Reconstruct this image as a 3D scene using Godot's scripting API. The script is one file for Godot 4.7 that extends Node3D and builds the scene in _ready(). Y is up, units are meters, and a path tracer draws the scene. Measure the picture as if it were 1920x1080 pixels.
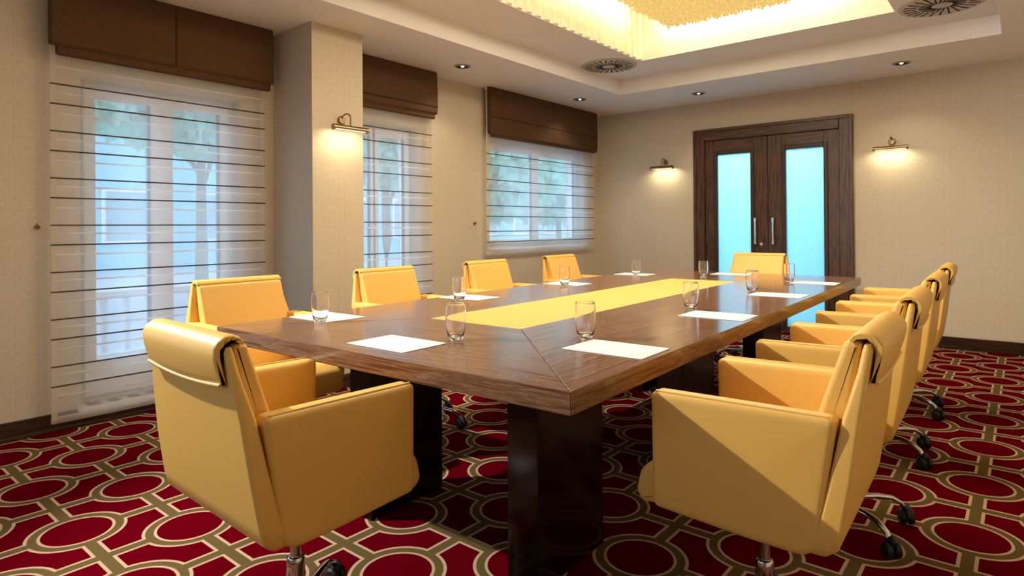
extends Node3D
# Meeting room with a walnut table and ten yellow leather chairs. Metres, y up. The window wall is x = WX, the door wall z = BZ.

const WX := -4.112
const BZ := -6.70
const RX := 0.74
const FZ := 1.8
const CY := 2.475          # lower ceiling
const TRAY_Y := 2.62
const WELL_Y := 3.05
const TABLE_Y := 0.735
const TABLE_ANG := 0.0278
const TABLE_AT := Vector3(-0.776, 0.0, -1.138)   # near right corner of the table top, on the floor
const TABLE_L := 3.727
const TABLE_W := 1.576

var M := {}
var names := {}
var rng := RandomNumberGenerator.new()

# ------------------------------------------------------------------ mesh builder
class MB:
	var v := PackedVector3Array()
	var n := PackedVector3Array()
	var uv := PackedVector2Array()
	var idx := PackedInt32Array()

	func poly(p: Array, out := Vector3.ZERO) -> void:      # flat convex polygon; `out` = a direction it should face
		var nor: Vector3 = (p[1] - p[0]).cross(p[2] - p[0])
		if nor.length() < 1e-12 and p.size() > 3:
			nor = (p[2] - p[0]).cross(p[3] - p[0])
		nor = nor.normalized()
		var q := p.duplicate()
		if out != Vector3.ZERO and nor.dot(out) < 0.0:
			q.reverse()
			nor = -nor
		var b := v.size()
		var t := nor.cross(Vector3.UP)
		if t.length() < 0.1:
			t = Vector3.RIGHT
		t = t.normalized()
		var bt := nor.cross(t)
		for a in q:
			v.append(a); n.append(nor); uv.append(Vector2(a.dot(t), a.dot(bt)))
		for k in range(1, q.size() - 1):
			idx.append(b); idx.append(b + k + 1); idx.append(b + k)

	# surface through rings of equal size (each a closed loop unless open); smooth shading; flat caps
	func loft(rings: Array, cap0 := true, cap1 := true, closed := true, smooth := true) -> void:
		var m: int = rings[0].size()
		var k := rings.size()
		var cen := Vector3.ZERO
		for r in rings:
			for a in r:
				cen += a
		cen /= float(m * k)
		var vol := 0.0
		var cols := m if closed else m - 1
		for j in k - 1:
			for i in cols:
				var a: Vector3 = rings[j][i] - cen
				var b: Vector3 = rings[j][(i + 1) % m] - cen
				var c: Vector3 = rings[j + 1][(i + 1) % m] - cen
				var d: Vector3 = rings[j + 1][i] - cen
				vol += a.dot(b.cross(c)) + a.dot(c.cross(d))
		var flip := vol < 0.0
		if smooth:
			var base := v.size()
			var acc := PackedVector3Array()
			acc.resize(m * k)
			for j in k - 1:
				for i in cols:
					var i2 := (i + 1) % m
					var ia := j * m + i
					var ib := j * m + i2
					var ic := (j + 1) * m + i2
					var id := (j + 1) * m + i
					var a: Vector3 = rings[j][i]
					var c: Vector3 = rings[j + 1][i2]
					var b: Vector3 = rings[j][i2]
					var d: Vector3 = rings[j + 1][i]
					var fn := (c - a).cross(d - b)
					if flip:
						fn = -fn
					acc[ia] += fn; acc[ib] += fn; acc[ic] += fn; acc[id] += fn
					if flip:
						idx.append_array([base + ia, base + ib, base + ic, base + ia, base + ic, base + id])
					else:
						idx.append_array([base + ia, base + ic, base + ib, base + ia, base + id, base + ic])
			for j in k:
				for i in m:
					v.append(rings[j][i])
					n.append(acc[j * m + i].normalized())
					uv.append(Vector2(float(i) / m, float(j) / maxf(1.0, k - 1)))
		else:
			for j in k - 1:
				for i in cols:
					var p := [rings[j][i], rings[j][(i + 1) % m], rings[j + 1][(i + 1) % m], rings[j + 1][i]]
					if flip:
						p.reverse()
					poly(p)
		if cap0:
			poly(Array(rings[0]), ring_mid(rings[0]) - ring_mid(rings[1]))
		if cap1:
			poly(Array(rings[k - 1]), ring_mid(rings[k - 1]) - ring_mid(rings[k - 2]))

	func ring_mid(r) -> Vector3:
		var s := Vector3.ZERO
		for a in r:
			s += a
		return s / float(r.size())

	# box with chamfered edges
	func box(c: Vector3, s: Vector3, bev := 0.003, turn := Basis.IDENTITY) -> void:
		var h := s / 2.0
		var b := minf(bev, minf(h.x, minf(h.y, h.z)) * 0.9)
		var rings := []
		for lv in [[-h.y, b], [-h.y + b, 0.0], [h.y - b, 0.0], [h.y, b]]:
			var x: float = h.x - lv[1]
			var z: float = h.z - lv[1]
			var y: float = lv[0]
			var r := []
			for q in [[x - b, -z], [x, -z + b], [x, z - b], [x - b, z], [-x + b, z], [-x, z - b], [-x, -z + b], [-x + b, -z]]:
				r.append(c + turn * Vector3(q[0], y, q[1]))
			rings.append(r)
		loft(rings, true, true, true, false)

	# solid of revolution round +y; profile of (radius, y)
	func lathe(c: Vector3, prof: Array, seg := 24, smooth := true, turn := Basis.IDENTITY, caps := true) -> void:
		var rings := []
		for p in prof:
			var r := []
			for i in seg:
				var a := TAU * i / seg
				r.append(c + turn * Vector3(cos(a) * p.x, p.y, sin(a) * p.x))
			rings.append(r)
		loft(rings, caps, caps, true, smooth)

	# tube along points with a radius at each (flat = squash of the vertical radius)
	func tube(pts: Array, rad: Array, sides := 10, flat := 1.0) -> void:
		var rings := []
		for k in pts.size():
			var d: Vector3 = (pts[mini(k + 1, pts.size() - 1)] - pts[maxi(k - 1, 0)]).normalized()
			var sx := d.cross(Vector3.UP)
			if sx.length() < 0.05:
				sx = d.cross(Vector3.RIGHT)
			sx = sx.normalized()
			var sy := sx.cross(d).normalized()
			var rr: float = rad[mini(k, rad.size() - 1)]
			var r := []
			for i in sides:
				var a := TAU * i / sides
				r.append(pts[k] + sx * cos(a) * rr + sy * sin(a) * rr * flat)
			rings.append(r)
		loft(rings)

	# prism: outline in the (z, y) plane, thick along x, rounded rims of radius bev
	func slab(outline: PackedVector2Array, x0: float, x1: float, bev: float, puff := 0.0) -> void:
		var m := outline.size()
		var area := 0.0
		for i in m:
			area += outline[i].cross(outline[(i + 1) % m])
		var sgn := 1.0 if area > 0.0 else -1.0
		var nor := PackedVector2Array()
		var mid := Vector2.ZERO
		for i in m:
			var t := (outline[(i + 1) % m] - outline[(i + m - 1) % m]).normalized()
			nor.append(Vector2(-t.y, t.x) * sgn)       # inwards
			mid += outline[i]
		mid /= m
		var rings := []
		var steps := 4
		var add := func(x: float, inset: float):
			var r := []
			for i in m:
				var p := outline[i] + nor[i] * inset
				r.append(Vector3(x, p.y, p.x))
			rings.append(r)
		var shrink := func(x: float, k: float):
			var r := []
			for i in m:
				var p := (outline[i] + nor[i] * bev).lerp(mid, k)
				r.append(Vector3(x, p.y, p.x))
			rings.append(r)
		shrink.call(x0 - puff, 0.96)
		shrink.call(x0 - puff * 0.8, 0.4)
		shrink.call(x0 - puff * 0.2, 0.05)
		for s in steps + 1:
			var a := PI / 2 * s / steps
			add.call(x0 + bev * (1.0 - sin(a)), bev * (1.0 - sin(a)) if false else bev - bev * sin(a))
		for s in steps + 1:
			var a := PI / 2 * (steps - s) / steps
			add.call(x1 - bev * (1.0 - sin(a)), bev - bev * sin(a))
		shrink.call(x1 + puff * 0.2, 0.05)
		shrink.call(x1 + puff * 0.8, 0.4)
		shrink.call(x1 + puff, 0.96)
		# correct quarter-round: x goes with cos, inset with 1 - sin
		for s in steps + 1:
			var a := PI / 2 * s / steps
			for i in m:
				rings[3 + s][i].x = x0 + bev * (1.0 - cos(PI / 2 - a)) if false else x0 + bev * (1.0 - cos(a))
				rings[3 + steps + 1 + s][i].x = x1 - bev * (1.0 - cos(PI / 2 - PI / 2 * s / steps))
		loft(rings)

	func mesh(mat: Material) -> ArrayMesh:
		var a := []
		a.resize(Mesh.ARRAY_MAX)
		a[Mesh.ARRAY_VERTEX] = v
		a[Mesh.ARRAY_NORMAL] = n
		a[Mesh.ARRAY_TEX_UV] = uv
		a[Mesh.ARRAY_INDEX] = idx
		var am := ArrayMesh.new()
		am.add_surface_from_arrays(Mesh.PRIMITIVE_TRIANGLES, a)
		am.surface_set_material(0, mat)
		return am

func rounded(pts: Array, rad: Array, seg := 5) -> PackedVector2Array:      # polygon with rounded corners
	var out := PackedVector2Array()
	var m := pts.size()
	for i in m:
		var p: Vector2 = pts[i]
		var a: Vector2 = pts[(i + m - 1) % m]
		var b: Vector2 = pts[(i + 1) % m]
		var r: float = rad[i % rad.size()]
		var da := (a - p).normalized()
		var db := (b - p).normalized()
		var ang := acos(clampf(da.dot(db), -1, 1))
		var cut := minf(r / tan(ang / 2.0), minf((a - p).length(), (b - p).length()) * 0.49)
		var s := p + da * cut
		var e := p + db * cut
		for k in seg + 1:
			var t := float(k) / seg
			out.append(s.lerp(p, t).lerp(p.lerp(e, t), t))
	return out

# ------------------------------------------------------------------ objects
func numbered(called: String) -> String:
	var c: int = names.get(called, 0)
	names[called] = c + 1
	return called if c == 0 else "%s_%03d" % [called, c]

func tag(o: Node, label: String, category := "", group := "", kind := "") -> Node:
	if label: o.set_meta("label", label)
	if category: o.set_meta("category", category)
	if group: o.set_meta("group", group)
	if kind: o.set_meta("kind", kind)
	return o

func thing(called: String, label: String, category: String, at := Vector3.ZERO, turn := 0.0, group := "") -> Node3D:
	var o := Node3D.new()
	o.name = numbered(called)
	add_child(o)
	o.position = at
	o.rotation.y = turn
	tag(o, label, category, group)
	return o

func structure(called: String, at := Vector3.ZERO) -> Node3D:
	var o := Node3D.new()
	o.name = called
	add_child(o)
	o.position = at
	o.set_meta("kind", "structure")
	return o

func part(called: String, mesh: Mesh, parent: Node, at := Vector3.ZERO, turn := Vector3.ZERO) -> MeshInstance3D:
	var o := MeshInstance3D.new()
	o.name = called
	o.mesh = mesh
	parent.add_child(o, true)
	o.position = at
	o.rotation = turn
	return o

func boxes(list: Array, mat: Material, bev := 0.0015) -> ArrayMesh:      # [x0, x1, y0, y1, z0, z1] each
	var b := MB.new()
	for q in list:
		b.box(Vector3(q[0] + q[1], q[2] + q[3], q[4] + q[5]) / 2.0, Vector3(q[1] - q[0], q[3] - q[2], q[5] - q[4]).abs(), bev)
	return b.mesh(mat)

func solo(called: String, mesh: Mesh, kind := "structure") -> MeshInstance3D:
	var o := MeshInstance3D.new()
	o.name = called
	o.mesh = mesh
	add_child(o, true)
	if kind: o.set_meta("kind", kind)
	return o

func tw(along: float, right: float, y := 0.0) -> Vector3:      # table coordinates: along from the near edge, right from the right edge (negative = on the table)
	return TABLE_AT + along * Vector3(-sin(TABLE_ANG), 0, -cos(TABLE_ANG)) + right * Vector3(cos(TABLE_ANG), 0, -sin(TABLE_ANG)) + Vector3(0, y, 0)

# ------------------------------------------------------------------ materials
func mat(c: Color, rough := 0.6, metal := 0.0) -> StandardMaterial3D:
	var m := StandardMaterial3D.new()
	m.albedo_color = c
	m.roughness = rough
	m.metallic = metal
	return m

func noise_tex(freq: float, ramp: Array, size := 512, oct := 4, seed_ := 1, as_normal := false, bump := 2.0) -> NoiseTexture2D:
	var f := FastNoiseLite.new()
	f.seed = seed_
	f.noise_type = FastNoiseLite.TYPE_SIMPLEX_SMOOTH
	f.frequency = freq
	f.fractal_octaves = oct
	var t := NoiseTexture2D.new()
	t.width = size
	t.height = size
	t.seamless = true
	t.noise = f
	if as_normal:
		t.as_normal_map = true
		t.bump_strength = bump
	elif ramp.size():
		var g := Gradient.new()
		g.offsets = PackedFloat32Array(ramp.map(func(x): return x[0]))
		g.colors = PackedColorArray(ramp.map(func(x): return x[1]))
		t.color_ramp = g
	return t

func wood(tex: Texture2D, scale: Vector3, rough: float, tint := Color.WHITE) -> StandardMaterial3D:
	var m := mat(tint, rough)
	m.albedo_texture = tex
	m.uv1_triplanar = true
	m.uv1_triplanar_sharpness = 8.0
	m.uv1_scale = scale
	return m

func carpet_texture() -> ImageTexture:      # interlinked rings and bars; one repeat holds two rings
	var s := 720
	var rep := 0.5624
	var red := Color8(92, 2, 16)
	var olive := Color8(100, 84, 52)
	var cream := Color8(190, 164, 136)
	var px := rep / s
	var f := FastNoiseLite.new()
	f.frequency = 0.35
	f.seed = 5
	var data := PackedByteArray()
	data.resize(s * s * 3)
	var q := rep / 2.0
	for j in s:
		for i in s:
			var x := (i + 0.5) * px
			var y := (j + 0.5) * px
			# fold to the nearest ring centre (0,0) or (q,q)
			var ax := absf(x - rep * roundf(x / rep))
			var ay := absf(y - rep * roundf(y / rep))
			var d0 := sqrt(ax * ax + ay * ay)
			var bx := absf(q - ax)
			var by := absf(q - ay)
			var d1 := sqrt(bx * bx + by * by)
			var d := minf(d0, d1)
			# distance to the bar lines x = k q, y = k q
			var lx := minf(ax, bx)
			var ly := minf(ay, by)
			var bar := minf(lx, ly)
			var c := red
			if d < 0.109:
				c = red
			elif d < 0.119:
				c = cream
			elif d < 0.146 or (bar < 0.018):
				c = olive
			elif d < 0.157 or bar < 0.029:
				c = cream
			var k := 1.0 + 0.16 * f.get_noise_2d(i, j) + 0.10 * (float((i * 7919 + j * 104729 + (i * j) % 613) % 101) / 101.0 - 0.5)
			var o := (j * s + i) * 3
			data[o] = clampi(int(c.r8 * k), 0, 255)
			data[o + 1] = clampi(int(c.g8 * k), 0, 255)
			data[o + 2] = clampi(int(c.b8 * k), 0, 255)
	return ImageTexture.create_from_image(Image.create_from_data(s, s, false, Image.FORMAT_RGB8, data))

func weave_texture(base: Color, amp: float, s := 512, seed_ := 3) -> ImageTexture:      # slubbed linen
	var f := FastNoiseLite.new()
	f.seed = seed_
	f.frequency = 0.05
	var r := RandomNumberGenerator.new()
	r.seed = seed_
	var cols := []
	var rows := []
	for i in s:
		cols.append(r.randf_range(-1, 1))
		rows.append(r.randf_range(-1, 1))
	var data := PackedByteArray()
	data.resize(s * s * 3)
	for j in s:
		for i in s:
			var k: float = 1.0 + amp * (0.55 * cols[i] * (0.6 + 0.4 * f.get_noise_2d(i * 2.0, j * 0.25)) + 0.45 * rows[j] * (0.6 + 0.4 * f.get_noise_2d(i * 0.25 + 900, j * 2.0)) + 0.5 * f.get_noise_2d(i * 0.6, j * 0.6))
			var o := (j * s + i) * 3
			data[o] = clampi(int(base.r8 * k), 0, 255)
			data[o + 1] = clampi(int(base.g8 * k), 0, 255)
			data[o + 2] = clampi(int(base.b8 * k), 0, 255)
	return ImageTexture.create_from_image(Image.create_from_data(s, s, false, Image.FORMAT_RGB8, data))

func textured(tex: Texture2D, scale: float, rough: float, world := true) -> StandardMaterial3D:
	var m := mat(Color.WHITE, rough)
	m.albedo_texture = tex
	m.uv1_triplanar = true
	m.uv1_world_triplanar = world
	m.uv1_scale = Vector3.ONE * scale
	return m

func emitter(c: Color, e: float) -> StandardMaterial3D:
	var m := mat(c, 0.5)
	m.emission_enabled = true
	m.emission = c
	m.emission_energy_multiplier = e
	return m

func materials() -> void:
	M.wall = textured(weave_texture(Color8(204, 192, 172), 0.085), 2.6, 0.85)
	M.ceiling = mat(Color8(240, 238, 236), 0.9)
	var carpet := textured(carpet_texture(), 1.0 / 0.5624, 0.95)
	carpet.uv1_offset = Vector3(0.152 / 0.5624, 0.0, 2.704 / 0.5624)
	carpet.uv1_triplanar_sharpness = 16.0
	carpet.specular_mode = BaseMaterial3D.SPECULAR_DISABLED
	M.carpet = carpet
	var grain := noise_tex(0.011, [[0.0, Color8(70, 46, 32)], [0.36, Color8(118, 86, 62)], [0.45, Color8(158, 124, 96)], [0.51, Color8(104, 74, 54)], [0.57, Color8(164, 130, 102)], [0.66, Color8(116, 84, 62)], [1.0, Color8(150, 118, 90)]], 1024, 5, 11)
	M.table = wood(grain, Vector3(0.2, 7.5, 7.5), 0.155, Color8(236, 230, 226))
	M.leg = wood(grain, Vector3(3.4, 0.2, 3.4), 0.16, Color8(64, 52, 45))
	var dgrain := noise_tex(0.012, [[0.0, Color8(38, 23, 15)], [0.45, Color8(76, 48, 33)], [0.7, Color8(98, 66, 46)], [1.0, Color8(66, 40, 27)]], 512, 5, 23)
	M.door_v = wood(dgrain, Vector3(7.0, 0.5, 7.0), 0.4)
	M.door_h = wood(dgrain, Vector3(0.5, 7.0, 7.0), 0.4)
	M.base_z = wood(dgrain, Vector3(7.0, 7.0, 0.5), 0.45, Color8(190, 180, 170))
	M.base_x = wood(dgrain, Vector3(0.5, 7.0, 7.0), 0.45, Color8(190, 180, 170))
	var leather := mat(Color8(228, 181, 90), 0.46)
	leather.normal_enabled = true
	leather.normal_texture = noise_tex(0.09, [], 256, 3, 8, true, 1.6)
	leather.normal_scale = 0.12
	leather.uv1_triplanar = true
	leather.uv1_scale = Vector3.ONE * 7.0
	M.leather = leather
	M.piping = mat(Color8(222, 180, 100), 0.5)
	M.runner = textured(weave_texture(Color8(204, 172, 88), 0.05, 256, 9), 3.0, 0.55, false)
	M.dark = mat(Color8(20, 18, 17), 0.5)
	M.rubber = mat(Color8(14, 14, 15), 0.55)
	M.chrome = mat(Color8(205, 205, 208), 0.14, 1.0)
	M.steel = mat(Color8(170, 160, 145), 0.3, 1.0)
	M.bronze = mat(Color8(150, 130, 100), 0.3, 1.0)
	M.paper = mat(Color8(226, 227, 228), 0.75)
	M.white = mat(Color8(225, 226, 228), 0.45)
	M.shade = textured(weave_texture(Color8(84, 56, 30), 0.13, 256, 15), 3.4, 0.9)
	M.seam = mat(Color8(48, 30, 16), 0.9)
	var sheer := mat(Color(0.90, 0.86, 0.82, 0.52), 0.9)
	sheer.transparency = BaseMaterial3D.TRANSPARENCY_ALPHA
	sheer.cull_mode = BaseMaterial3D.CULL_DISABLED
	sheer.specular_mode = BaseMaterial3D.SPECULAR_DISABLED
	sheer.backlight_enabled = true
	sheer.backlight = Color(1.2, 1.2, 1.2)
	M.sheer = sheer
	var band := sheer.duplicate()
	band.albedo_color = Color(0.88, 0.82, 0.70, 0.55)
	M.sheer_band = band
	var stripe := sheer.duplicate()
	stripe.albedo_color = Color(0.93, 0.88, 0.78, 0.8)
	M.sheer_stripe = stripe
	M.dowel = mat(Color8(74, 54, 36), 0.8)
	var pane := mat(Color(0.9, 0.97, 1.0, 0.06), 0.0)
	pane.transparency = BaseMaterial3D.TRANSPARENCY_ALPHA
	M.pane = pane
	var frost := mat(Color(0.22, 0.74, 0.90, 0.94), 0.5)
	frost.transparency = BaseMaterial3D.TRANSPARENCY_ALPHA
	frost.backlight_enabled = true
	frost.backlight = Color(1.6, 1.6, 1.6)
	M.frost = frost
	var glass := mat(Color(1, 1, 1, 0.0), 0.0)
	glass.refraction_enabled = true
	glass.refraction_scale = 0.05
	M.glass = glass
	M.gold = mat(Color8(235, 190, 90), 0.3, 0.6)
	M.crystal = emitter(Color8(238, 218, 150), 0.30)
	M.well = mat(Color8(250, 244, 224), 0.7)
	M.led = emitter(Color8(255, 240, 200), 2.2)
	M.bulb = emitter(Color8(255, 240, 210), 3.0)
	M.slot = mat(Color8(30, 26, 22), 0.8)
	M.grille = mat(Color8(196, 188, 178), 0.6)
	M.terrace = mat(Color8(170, 180, 188), 0.8)
	M.leaf = textured(noise_tex(0.03, [[0.0, Color8(128, 206, 200)], [0.5, Color8(166, 234, 222)], [1.0, Color8(205, 250, 240)]], 256, 4, 31), 0.7, 0.9)
	M.leaf.backlight_enabled = true
	M.leaf.backlight = Color(0.9, 0.95, 0.9)
	M.bark = mat(Color8(120, 126, 120), 0.9)
	M.facade = mat(Color8(128, 196, 214), 0.85)
	M.far_glass = mat(Color8(128, 172, 186), 0.3)
	M.corridor = mat(Color8(190, 225, 235), 0.8)

# ------------------------------------------------------------------ camera, sky, lights
func set_stage() -> void:
	var cam := Camera3D.new()
	cam.name = "camera"
	var f := 1164.2
	cam.projection = Camera3D.PROJECTION_FRUSTUM
	cam.near = 0.05
	cam.far = 200.0
	cam.keep_aspect = Camera3D.KEEP_HEIGHT
	cam.size = cam.near * 1080.0 / f
	cam.frustum_offset = Vector2(0.0, -(540.0 - 423.26) / f * cam.near)
	cam.position = Vector3(0, 1.10, 0)
	cam.basis = Basis(Vector3.UP, deg_to_rad(39.557)) * Basis(Vector3.RIGHT, deg_to_rad(0.147)) * Basis(Vector3.BACK, deg_to_rad(-0.418))
	add_child(cam)
	cam.current = true

	var env := Environment.new()
	env.background_mode = Environment.BG_SKY
	var sky := Sky.new()
	var sm := ProceduralSkyMaterial.new()
	sm.sky_top_color = Color8(160, 190, 222)
	sm.sky_horizon_color = Color8(216, 228, 242)
	sm.ground_bottom_color = Color8(122, 128, 132)
	sm.ground_horizon_color = Color8(196, 206, 218)
	sm.sky_energy_multiplier = 1.0
	sky.sky_material = sm
	env.sky = sky
	env.background_energy_multiplier = 4.4
	env.tonemap_mode = Environment.TONE_MAPPER_LINEAR
	env.tonemap_exposure = 1.24
	env.sdfgi_enabled = true
	env.ssao_enabled = true
	env.ssil_enabled = true
	var we := WorldEnvironment.new()
	we.name = "surroundings"
	we.environment = env
	add_child(we)

	# the crystal chandelier: warm light over the table, sent down from its underside
	area("chandelier_light", Vector3(-1.76, 2.69, -3.35), Vector3(0.9, 2.7, 0), Color8(255, 234, 204), 6.5)
	# cove strips washing the walls of the light well
	# an adjustable ceiling spot by the window wall, out of view to the left: it throws the table edge's shade on the chairs
	spot("spot_light", Vector3(-3.75, 2.43, 0.15), Vector3(2.7, -1.8, -2.2), Color8(255, 248, 236), 13.0, 40.0, 0.03)

func area(called: String, at: Vector3, size: Vector3, c: Color, e: float, basis := Basis(Vector3.RIGHT, -PI / 2)) -> void:
	var l := AreaLight3D.new()
	l.name = called
	l.area_size = Vector2(size.x, size.y)
	l.light_color = c
	l.light_energy = e
	l.area_range = 14.0
	l.area_attenuation = 2.0
	l.shadow_enabled = true
	l.position = at
	l.basis = basis
	add_child(l, true)

func spot(called: String, at: Vector3, dir: Vector3, c: Color, e: float, angle: float, size := 0.04, parent: Node = self) -> void:
	var l := SpotLight3D.new()
	l.name = called
	l.light_color = c
	l.light_energy = e
	l.light_size = size
	l.spot_angle = angle
	l.spot_angle_attenuation = 0.6
	l.spot_range = 14.0
	l.spot_attenuation = 2.0
	l.shadow_enabled = true
	parent.add_child(l, true)
	l.position = at
	l.basis = Basis.looking_at(dir.normalized(), Vector3.UP if absf(dir.normalized().y) < 0.99 else Vector3.RIGHT)

# ------------------------------------------------------------------ room
const OPEN := [[0.05, 1.45, 0.10, 1.97], [-2.08, -1.15, 0.10, 1.97], [-3.68, -2.86, 0.10, 1.97], [-6.34, -4.62, 0.90, 1.99]]    # window openings: z0, z1, y0, y1

func build_room() -> void:
	solo("floor", boxes([[WX - 0.3, RX + 0.2, -0.15, 0.0, BZ - 0.2, FZ + 0.2]], M.carpet))
	var t := 0.26
	var L := []
	var zs := [FZ + 0.2]
	for o in OPEN:
		L.append([WX - t, WX, -0.15, 2.8, zs[-1], o[1]])
		L.append([WX - t, WX, -0.15, o[2], o[1], o[0]])
		L.append([WX - t, WX, o[3], 2.8, o[1], o[0]])
		zs.append(o[0])
	L.append([WX - t, WX, -0.15, 2.8, zs[-1], BZ - 0.2])
	solo("wall_left", boxes(L, M.wall, 0.001))
	# door wall with the doorway left open
	solo("wall_back", boxes([[WX - t, -2.80, -0.15, 2.8, BZ - 0.2, BZ], [-1.32, RX + 0.2, -0.15, 2.8, BZ - 0.2, BZ], [-2.80, -1.32, 2.11, 2.8, BZ - 0.2, BZ]], M.wall, 0.001))
	solo("wall_right", boxes([[RX, RX + 0.2, -0.15, 2.8, BZ - 0.2, FZ + 0.2]], M.wall))
	solo("wall_front", boxes([[WX - t, -3.0, -0.15, 2.8, FZ, FZ + 0.2], [-1.0, RX + 0.2, -0.15, 2.8, FZ, FZ + 0.2], [-3.0, -1.0, -0.15, 0.85, FZ, FZ + 0.2], [-3.0, -1.0, 2.1, 2.8, FZ, FZ + 0.2]], M.wall))
	solo("wall_pillar", boxes([[WX - 0.02, -3.628, 0.0, CY + 0.05, -2.735, -2.325]], M.wall))
	# ceiling: lower border, raised tray, lit well
	var c := structure("ceiling")
	var tx0 := -3.252; var tx1 := -0.12; var tz0 := -5.73; var tz1 := -0.55
	part("border", boxes([[WX - t, tx0, CY, 2.8, BZ - 0.2, FZ + 0.2], [tx1, RX + 0.2, CY, 2.8, BZ - 0.2, FZ + 0.2], [tx0, tx1, CY, 2.8, BZ - 0.2, tz0], [tx0, tx1, CY, 2.8, tz1, FZ + 0.2]], M.ceiling), c)
	var ix0 := -2.713; var ix1 := -0.707; var iz0 := -5.165; var iz1 := -1.12
	part("tray", boxes([[tx0, ix0, TRAY_Y, 2.8, tz0, tz1], [ix1, tx1, TRAY_Y, 2.8, tz0, tz1], [ix0, ix1, TRAY_Y, 2.8, tz0, iz0], [ix0, ix1, TRAY_Y, 2.8, iz1, tz1]], M.ceiling), c)
	part("well", boxes([[ix0 - 0.12, ix0 - 0.02, 2.78, WELL_Y + 0.1, iz0 - 0.12, iz1 + 0.12], [ix1 + 0.02, ix1 + 0.12, 2.78, WELL_Y + 0.1, iz0 - 0.12, iz1 + 0.12],
		[ix0 - 0.12, ix1 + 0.12, 2.78, WELL_Y + 0.1, iz0 - 0.12, iz0 - 0.02], [ix0 - 0.12, ix1 + 0.12, 2.78, WELL_Y + 0.1, iz1 + 0.02, iz1 + 0.12],
		[ix0 - 0.12, ix1 + 0.12, WELL_Y, WELL_Y + 0.1, iz0 - 0.12, iz1 + 0.12]], M.well), c)
	# pleated lining along the window side and the door side of the well
	var fl := MB.new()
	fl.lathe(Vector3.ZERO, [Vector2(0.030, 2.625), Vector2(0.036, 2.64), Vector2(0.036, WELL_Y)], 14)
	var pleat := fl.mesh(M.well)
	var z := iz0 + 0.03
	while z < iz1:
		part("pleat", pleat, c, Vector3(ix0 - 0.008, 0, z))
		z += 0.11
	# cove strips: glowing bars on brackets high in the well, each with its light
	for s in [[Vector3(ix0 + 0.16, 2.98, (iz0 + iz1) / 2), Vector3(0.03, 0.03, 3.4), Vector3(-1, -0.35, 0)], [Vector3(ix1 - 0.16, 2.98, (iz0 + iz1) / 2), Vector3(0.03, 0.03, 3.4), Vector3(1, -0.35, 0)],
			[Vector3((ix0 + ix1) / 2, 2.98, iz0 + 0.16), Vector3(1.5, 0.03, 0.03), Vector3(0, -0.35, -1)]]:
		var b := MB.new()
		b.box(Vector3.ZERO, s[1], 0.006)
		part("light_strip", b.mesh(M.led), c, s[0])
		var dir: Vector3 = s[2].normalized()
		area("cove_light", s[0] + dir * 0.03, Vector3(maxf(s[1].x, s[1].z), 0.03, 0), Color8(255, 242, 200), 0.75, Basis.looking_at(dir, Vector3.UP))
	# skirting
	var sk := func(called: String, list: Array, m: Material):
		solo(called, boxes(list, m, 0.004))
	sk.call("baseboard_left", [[WX, WX + 0.016, 0, 0.098, -2.325, FZ], [WX, WX + 0.016, 0, 0.098, BZ, -2.735], [WX + 0.016, WX + 0.03, 0, 0.022, -2.325, FZ]], M.base_z)
	sk.call("baseboard_back", [[WX + 0.016, -2.86, 0, 0.105, BZ, BZ + 0.016], [-1.27, RX, 0, 0.105, BZ, BZ + 0.016]], M.base_x)
	sk.call("baseboard_pillar", [[-3.628, -3.614, 0, 0.098, -2.747, -2.313], [WX + 0.016, -3.628, 0, 0.098, -2.325, -2.312], [WX + 0.016, -3.628, 0, 0.098, -2.749, -2.735]], M.base_z)
	sk.call("baseboard_right", [[RX - 0.016, RX, 0, 0.098, BZ + 0.016, FZ]], M.base_z)

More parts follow.
